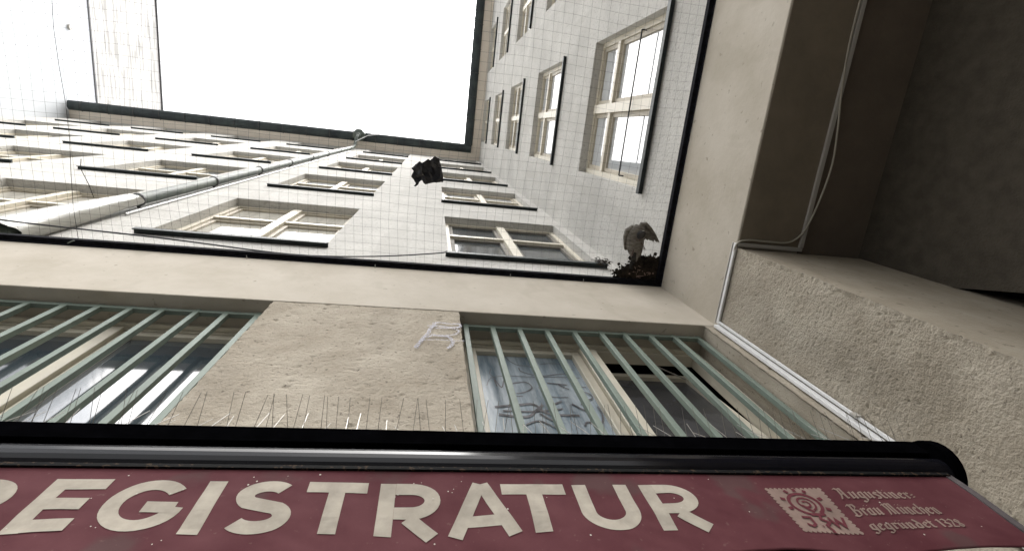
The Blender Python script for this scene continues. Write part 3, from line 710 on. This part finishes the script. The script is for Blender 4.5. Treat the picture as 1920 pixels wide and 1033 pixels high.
# ------------------------------------------------------------------ awning
YA = 0.62
AX0, AX1 = -1.6, 1.222
aw = thing('awning', 'rolled-in burgundy awning with black bar and cream lettering', 'awning', (-0.2, 0.75, 0.64))
def zb(x): return -0.0045*(x-0.2)      # the bar drops a little to the right
hs_ = MB().add([(AX0,.652,.992+zb(AX0)),(AX1,.652,.992+zb(AX1)),(AX1,.998,.985+zb(AX1)),(AX0,.998,.985+zb(AX0)),(AX0,.652,.885+zb(AX0)),(AX1,.652,.885+zb(AX1)),(AX1,.998,.885+zb(AX1)),(AX0,.998,.885+zb(AX0))],
    [(0,1,2,3),(7,6,5,4),(4,5,1,0),(5,6,2,1),(6,7,3,2),(7,4,0,3)])
part('housing', hs_, M['black'], aw)
def extr(prof, x0, x1, n=1):
    mb = MB()
    for i in range(n+1):
        x = x0+(x1-x0)*i/n
        for (y, z) in prof: mb.v.append((x, y, z+zb(x)))
    k = len(prof)
    for i in range(n):
        for j in range(k): mb.f.append((i*k+j, i*k+(j+1)%k, (i+1)*k+(j+1)%k, (i+1)*k+j))
    mb.f.append(tuple(range(k))); mb.f.append(tuple(n*k+j for j in reversed(range(k))))
    return mb
lid = [(YA,.944),(YA-.001,.990),(YA+.004,.999),(YA+.015,1.003),(YA+.032,1.001),(YA+.034,.944)]
part('front_lid', extr(lid, AX0, AX1), M['black'], aw)
prof = []
for i in range(15):
    a = R(-100 + 195*i/14); prof.append((YA+.037-.041*math.cos(a), .904+.041*math.sin(a)))
part('front_tube', extr(prof + [(YA+.05,.945),(YA+.05,.865)], AX0, AX1-.004, 6), M['gloss_black'], aw, smooth=False)
lipm = extr([(YA+.001,.862),(YA+.001,.871),(YA+.024,.871),(YA+.024,.862)], AX0, AX1-.03)
part('lower_lip', lipm, specks(mat('rusted lip', (0.006, 0.006, 0.006), 0.8, spec=0.1), (0.10, 0.065, 0.04), 120, 0.36, 0.5), aw)
cap = MB(); cp = []
for i in range(28):
    a = 2*math.pi*i/28; cp.append((YA+.052+.078*math.cos(a), .935+.078*math.sin(a)))
for x in (AX1, AX1+.028):
    for (y, z) in cp: cap.v.append((x, y, z+zb(AX1)))
for j in range(28): cap.f.append((j, (j+1)%28, 28+(j+1)%28, 28+j))
cap.f.append(tuple(range(28))); cap.f.append(tuple(28+j for j in reversed(range(28))))
part('end_cap', cap, M['black'], aw, bevel=0.003)

VT, VX0, VX1 = 0.866, -1.6, 1.192
def vbot(x): return 0.646 + 0.006*math.sin(2.2*x-1.0) + 0.010*max(0, x-.5)
def vy(x, z):
    t = max(0, (VT-z)/.22)
    return YA + .006 + t*(.009*math.sin(7*x+1.3) + .005*math.sin(17*x+.4+z*9)) + .0022*noise.noise(Vector((x*9, z*14, 1)))*min(1, t*4) + .0010*noise.noise(Vector((x*26+z*20, z*30, 5)))*min(1, t*3)
va = MB(); NXV, NZV = 420, 40
for j in range(NZV+1):
    for i in range(NXV+1):
        x = VX0+(VX1-VX0)*i/NXV; z = VT+zb(x)+(vbot(x)-VT-zb(x))*j/NZV; va.v.append((x, vy(x, z), z))
nv0 = len(va.v); va.v += [(x, y+.0015, z) for (x, y, z) in va.v]
for j in range(NZV):
    for i in range(NXV):
        a = j*(NXV+1)+i; va.f.append((a, a+1, a+NXV+2, a+NXV+1)); va.f.append((nv0+a, nv0+a+NXV+1, nv0+a+NXV+2, nv0+a+1))
for j in range(NZV):
    a = j*(NXV+1)+NXV; va.f.append((a, nv0+a, nv0+a+NXV+1, a+NXV+1))
for i in range(NXV):
    a = NZV*(NXV+1)+i; va.f.append((a, a+1, nv0+a+1, nv0+a))
valance = part('valance', va, M['cloth'], aw, smooth=True)
he = MB()
for j in range(NZV+1):
    z = VT+zb(VX1)+(vbot(VX1)-VT-zb(VX1))*j/NZV
    for (dx, dy) in ((-.012,-.002),(.004,-.003),(.006,.004),(-.012,.004)): he.v.append((VX1+dx, vy(VX1, z)+dy, z))
for j in range(NZV):
    for k in range(4): he.f.append((j*4+k, j*4+(k+1)%4, j*4+4+(k+1)%4, j*4+4+k))
part('side_hem', he, M['hem'], valance)
tear = MB()

# lettering: block capitals drawn as pen strokes that follow the cloth
def cloth_to(x, z, dd): return (x, vy(x, z)-.0007-dd, z)
def dens(pts, step):
    out = []
    for a, b in zip(pts[:-1], pts[1:]):
        n_ = max(1, int(math.hypot(b[0]-a[0], b[1]-a[1])/step))
        for i in range(n_): out.append((a[0]+(b[0]-a[0])*i/n_, a[1]+(b[1]-a[1])*i/n_))
    out.append(pts[-1]); return out
SW = 0.216
def arc(cx_, cy_, rx_, ry_, a0, a1, n_=18): return [(cx_+rx_*math.cos(R(a0+(a1-a0)*i/n_)), cy_+ry_*math.sin(R(a0+(a1-a0)*i/n_))) for i in range(n_+1)]
h_ = SW/2
GL = {   # strokes in cap-height units, second number the advance width
 'E': ([[(h_,0),(h_,1)], [(SW,1-h_),(.68,1-h_)], [(SW,.5),(.60,.5)], [(SW,h_),(.66,h_)]], .68),
 'I': ([[(h_,0),(h_,1)]], SW),
 'T': ([[(0,1-h_),(.80,1-h_)], [(.40,0),(.40,1-SW)]], .80),
 'U': ([[(h_,1),(h_,.40)] + arc(.43,.40,.43-h_,.40-h_,180,360,20) + [(.86-h_,.40),(.86-h_,1)]], .86),
 'R': ([[(h_,0),(h_,1)], [(SW,1-h_),(.42,1-h_)] + arc(.42,.66,.30,.34-h_,90,-90,16) + [(.42,.32+h_),(SW,.32+h_)], [(.40,.33),(.72,0)]], .84),
 'A': ([[(.11,0),(.48,1)], [(.52,1),(.89,0)], [(.33,.28),(.68,.28)]], 1.0),
 'S': ([arc(.40,.699,.250,.194,40,225,22) + arc(.39,.306,.278,.199,48,-146,22)], .78),
 'G': ([arc(.52,.5,.41,.395,42,345,30) + [(.925,.47)], [(.52,.46),(.93,.46)]], 1.02)}
GL['A'] = ([[(.25,.27),(.75,.27)], [(.115,0),(.485,1)], [(.515,1),(.885,0)]], 1.0)
def put_letter(ch, x0, width, z0, z1, parent, dz=0.0):
    st, adv = GL[ch]; mb = MB(); sx = width/adv; sz = (z1-z0)
    for q, pts in enumerate(st):
        pts2 = dens([(x0+p[0]*sx, z0+p[1]*sz) for p in pts], .012)
        ribbon(mb, pts2, (.198 if ch == 'A' else SW)*(sx*.5+sz*.5), cloth_to, 0.0002*q)
    return mb
word = [('R',-.715,.108),('E',-.572,.086),('G',-.468,.113),('I',-.339,.031),('S',-.288,.103),('T',-.174,.101),('R',-.052,.108),('A',.063,.129),('T',.165,.120),('U',.302,.109),('R',.436,.102)]
for ch, x0, wd in word:
    zt = .834 - .0095*min(1, max(0, (x0+.57)/.9)); z0 = .7075-.005*min(1, max(0,(x0+.57)/.9))
    part('letter', put_letter(ch, x0, wd, z0, zt, valance), M['letter'], valance)

fl = MB(); rf_ = random.Random(8)
for (x, z) in [(-.262,.829),(-.02,.800),(.075,.803),(.078,.812),(.068,.806),(-.47,.842),(.02,.83),(.30,.69),(.62,.74),(.95,.69),(-.35,.69),(.49,.78)] + [(rf_.uniform(-.6,1.1), rf_.uniform(.67,.85)) for _ in range(26)]:
    rr2 = rf_.uniform(.0007,.0018); k = len(fl.v)
    for j in range(7): fl.v.append(cloth_to(x+rr2*math.cos(j*.9), z+rr2*1.2*math.sin(j*.9), .0018))
    fl.f.append(tuple(k+j for j in range(7)))
sp_ = part('white_flecks', fl, M['chip'], valance); sp_['kind'] = 'stuff'

# postage-stamp emblem
SX0, SX1, SZ0, SZ1 = .704, .832, .697, .820
pts = []; nt_ = 13
def teeth(a, b, inward):
    out = []
    for i in range(nt_*6):
        t = i/(nt_*6); s = .045*abs(math.sin(math.pi*t*nt_))**.7
        out.append((a[0]+(b[0]-a[0])*t+inward[0]*(.045-s), a[1]+(b[1]-a[1])*t+inward[1]*(.045-s)))
    return out
pp = teeth((0,0),(1,0),(0,1)) + teeth((1,0),(1,1),(-1,0)) + teeth((1,1),(0,1),(0,-1)) + teeth((0,1),(0,0),(1,0))
st_ = MB(); NS = len(pp)
for (a, b) in pp: st_.v.append(cloth_to(SX0+(SX1-SX0)*a, SZ0+(SZ1-SZ0)*b, .0002))
rings = 6
for r_ in range(1, rings):
    k = 1-r_/rings
    for (a, b) in pp: st_.v.append(cloth_to(SX0+(SX1-SX0)*(.5+(a-.5)*k), SZ0+(SZ1-SZ0)*(.5+(b-.5)*k), .0002))
for r_ in range(rings-1):
    for i in range(NS): st_.f.append((r_*NS+i, r_*NS+(i+1)%NS, (r_+1)*NS+(i+1)%NS, (r_+1)*NS+i))
st_.v.append(cloth_to((SX0+SX1)/2, (SZ0+SZ1)/2, .0002)); cc = len(st_.v)-1
for i in range(NS): st_.f.append(((rings-1)*NS+i, (rings-1)*NS+(i+1)%NS, cc))
stamp = part('stamp_emblem', st_, M['print'], valance)
em = MB()
def e2(p): return (SX0+(SX1-SX0)*p[0], SZ0+(SZ1-SZ0)*p[1])
def estroke(pts, wd, dd): ribbon(em, dens([e2(p) for p in pts], .004), wd*.125, cloth_to, .001+dd)
estroke(arc(.48,.63,.25,.22,-60,285,40), .055, 0)
estroke([(.48+(.17-.13*i/40)*math.cos(R(-70+i*14)), .64+(.15-.115*i/40)*math.sin(R(-70+i*14))) for i in range(41)], .034, .0001)
estroke([(.40,.60),(.46,.52),(.52,.46)], .05, .0002)
for i, a in enumerate((20, 62, 90, 118, 160, 200, 338)):
    c_, s_ = math.cos(R(a)), math.sin(R(a)); estroke([(.48+.30*c_,.63+.27*s_),(.48+.38*c_,.63+.34*s_)], .06, .0003+.00005*i)
estroke([(.40,.40),(.58,.40),(.66,.42)], .06, .0007)
estroke([(.55,.40),(.50,.30),(.60,.24),(.50,.16),(.52,.06),(.50,0)], .05, .0008)
estroke([(.20,.33),(.34,.33),(.32,.18),(.25,.13),(.18,.18)], .045, .0009)
estroke([(.41,.14),(.43,.14)], .04, .001)
estroke([(.64,.34),(.68,.15),(.74,.30),(.80,.15),(.88,.34)], .045, .0011)
part('emblem_print', em, M['cloth_ink'], stamp)

# three lines of blackletter, written with a broad nib
NB = Vector((math.cos(R(38)), math.sin(R(38))))
def minim(x, top=1.0, foot=True): return [(x-.12, top-.16), (x, top-.02), (x, .12), (x+.14, .22 if foot else .05)]
BL = {
 'A': ([[(.0,1.30),(.18,1.48),(.38,1.30),(.34,.6),(.14,.05)], [(.34,1.35),(.62,1.48),(.66,.14),(.82,.2)], [(.30,.66),(.64,.70)]], 1.0),
 'B': ([[(.0,1.25),(.2,1.48),(.34,1.3),(.30,.15)], [(.30,1.40),(.66,1.46),(.74,1.1),(.40,.78)], [(.40,.78),(.76,.70),(.74,.18),(.40,.0),(.1,.14)]], .98),
 'M': ([[(.0,1.25),(.2,1.45),(.28,.7),(.12,.05)], [(.28,1.36),(.54,1.48),(.56,.1)], [(.56,1.36),(.84,1.48),(.86,.12),(1.0,.2)]], 1.18),
 'a': ([[(.40,.9),(.12,.8),(.10,.2),(.40,.12)], minim(.46)], .68), 'u': ([minim(.15), minim(.48), [(.15,.14),(.46,.34)]], .70),
 'n': ([minim(.15, foot=False), [(.15,.72),(.38,.98),(.48,.86),(.48,.12),(.62,.2)]], .72), 'i': ([minim(.15), [(.12,1.24),(.20,1.32)]], .38),
 'e': ([[(.42,.30),(.26,.06),(.10,.24),(.12,.80),(.34,.96),(.46,.74),(.14,.52)]], .58), 'r': ([minim(.15), [(.16,.74),(.34,.98),(.48,.82)]], .52),
 's': ([[(.44,.84),(.22,.98),(.10,.76),(.42,.36),(.38,.10),(.08,.10)]], .58), 't': ([[(.12,1.28),(.16,.14),(.34,.10)], [(.0,.90),(.36,.94)]], .46),
 'g': ([[(.42,.92),(.12,.82),(.10,.22),(.44,.16)], [(.46,.98),(.46,-.18),(.20,-.38),(.04,-.24)]], .66), 'd': ([[(.46,.76),(.14,.76),(.10,.18),(.44,.10),(.48,.70),(.16,1.38)]], .66),
 'c': ([[(.42,.82),(.22,.96),(.10,.74),(.12,.18),(.40,.10)]], .52), 'h': ([[(.06,1.34),(.14,1.42),(.14,.10)], [(.14,.72),(.38,.96),(.50,.72),(.46,.1),(.34,-.18)]], .68),
 '-': ([[(.02,.62),(.26,.68)], [(.02,.30),(.26,.36)]], .42), ' ': ([], .36),
 '1': ([[(.04,1.1),(.22,1.34),(.22,.05)]], .44), '3': ([[(.04,1.2),(.30,1.34),(.42,1.0),(.18,.74)], [(.18,.74),(.46,.56),(.38,.1),(.04,.1)]], .58),
 '2': ([[(.04,1.08),(.24,1.34),(.44,1.06),(.08,.12)], [(.06,.12),(.46,.08)]], .58), '8': ([[(.26,.72),(.06,1.02),(.26,1.34),(.44,1.02),(.08,.34),(.26,.04),(.46,.34),(.26,.72)]], .60)}
UML = [[(.12,1.26),(.20,1.34)], [(.42,1.26),(.50,1.34)]]
def bl_line(text, x0, x1, zbase, xh, parent):
    adv = sum(BL[{'ä':'a','ü':'u'}.get(c, c)][1] for c in text); sx = (x1-x0)/adv; mb = MB(); x = x0; q = 0
    pen = .20
    for c in text:
        st, wd = BL[{'ä':'a','ü':'u'}.get(c, c)]; st = list(st) + (UML if c in 'äü' else [])
        for pts in st:
            for a, b in zip(pts[:-1], pts[1:]):
                A, B = Vector((x+a[0]*sx, zbase+a[1]*xh)), Vector((x+b[0]*sx, zbase+b[1]*xh))
                nv = Vector((NB.x*pen*sx*.5*.9, NB.y*pen*xh*.5)); t = (B-A).normalized(); mn = Vector((-t.y, t.x))*.0006
                if mn.dot(nv) < 0: mn = -mn
                nv = nv+mn
                dd = .0006+.00003*(q % 9); q += 1
                quad = [A+nv, A-nv, B-nv, B+nv]
                k = len(mb.v); mb.v += [cloth_to(p.x, p.y, dd) for p in quad]; mb.f.append((k, k+1, k+2, k+3))
        x += wd*sx
    return part('blackletter_line', mb, M['print'], parent)
bl_line('Augustiner-', .855, 1.040, .786, .0205, valance)
bl_line('Bräu München', .850, 1.052, .742, .0205, valance)
bl_line('gegründet 1328', .858, 1.066, .706, .0165, valance)

# ------------------------------------------------------------------ bird spikes along the bar
nd2 = mesh_of(MB().tube([(0,0,0),(0,0,.080)], [.0006,.0005], 5), 'needle', M['needle_shaded'])
nd = mesh_of(MB().tube([(0,0,0),(0,0,.118)], [.00085,.0007], 5), 'needle', M['steel'])
SPN = 8; rr_ = random.Random(21); n_str = 7; step = 0.0475
places = ['leftmost of all','second from the left','below the left grille beside the pier','below the middle of the pier','under the scrawled pane','below the tilted window light','by the end cap of the bar']
x = -0.93
for s_ in range(n_str):
    x0 = -0.905 + s_*0.305; base = (x0+.15, YA+.024, 1.003+zb(x0))
    sp = thing('bird_spike_strip', 'steel needle bird spike strip on the awning bar, '+places[s_], 'bird spikes', base, 'bird spike strips along the awning bar')
    part('strip', MB().box(x0, x0+.302, YA+.016, YA+.040, 1.0005+zb(x0), 1.004+zb(x0)), M['strip'], sp)
    for i in range(14):
        px = -0.14 + i*0.0218
        for (lean, dy) in ((R(42+rr_.uniform(-7,5)), -.006),) if i % 2 else ((R(43+rr_.uniform(-6,5)), -.006), (R(-13+rr_.uniform(-8,6)), 0.0), (R(-42+rr_.uniform(-6,6)), .006)):
            if rr_.random() < .10: continue
            o = link('needle', nd2 if lean > .4 else nd, sp, (px+rr_.uniform(-.012,.012), dy, .002)); o.rotation_euler = (lean, R(rr_.gauss(0,8)), 0)
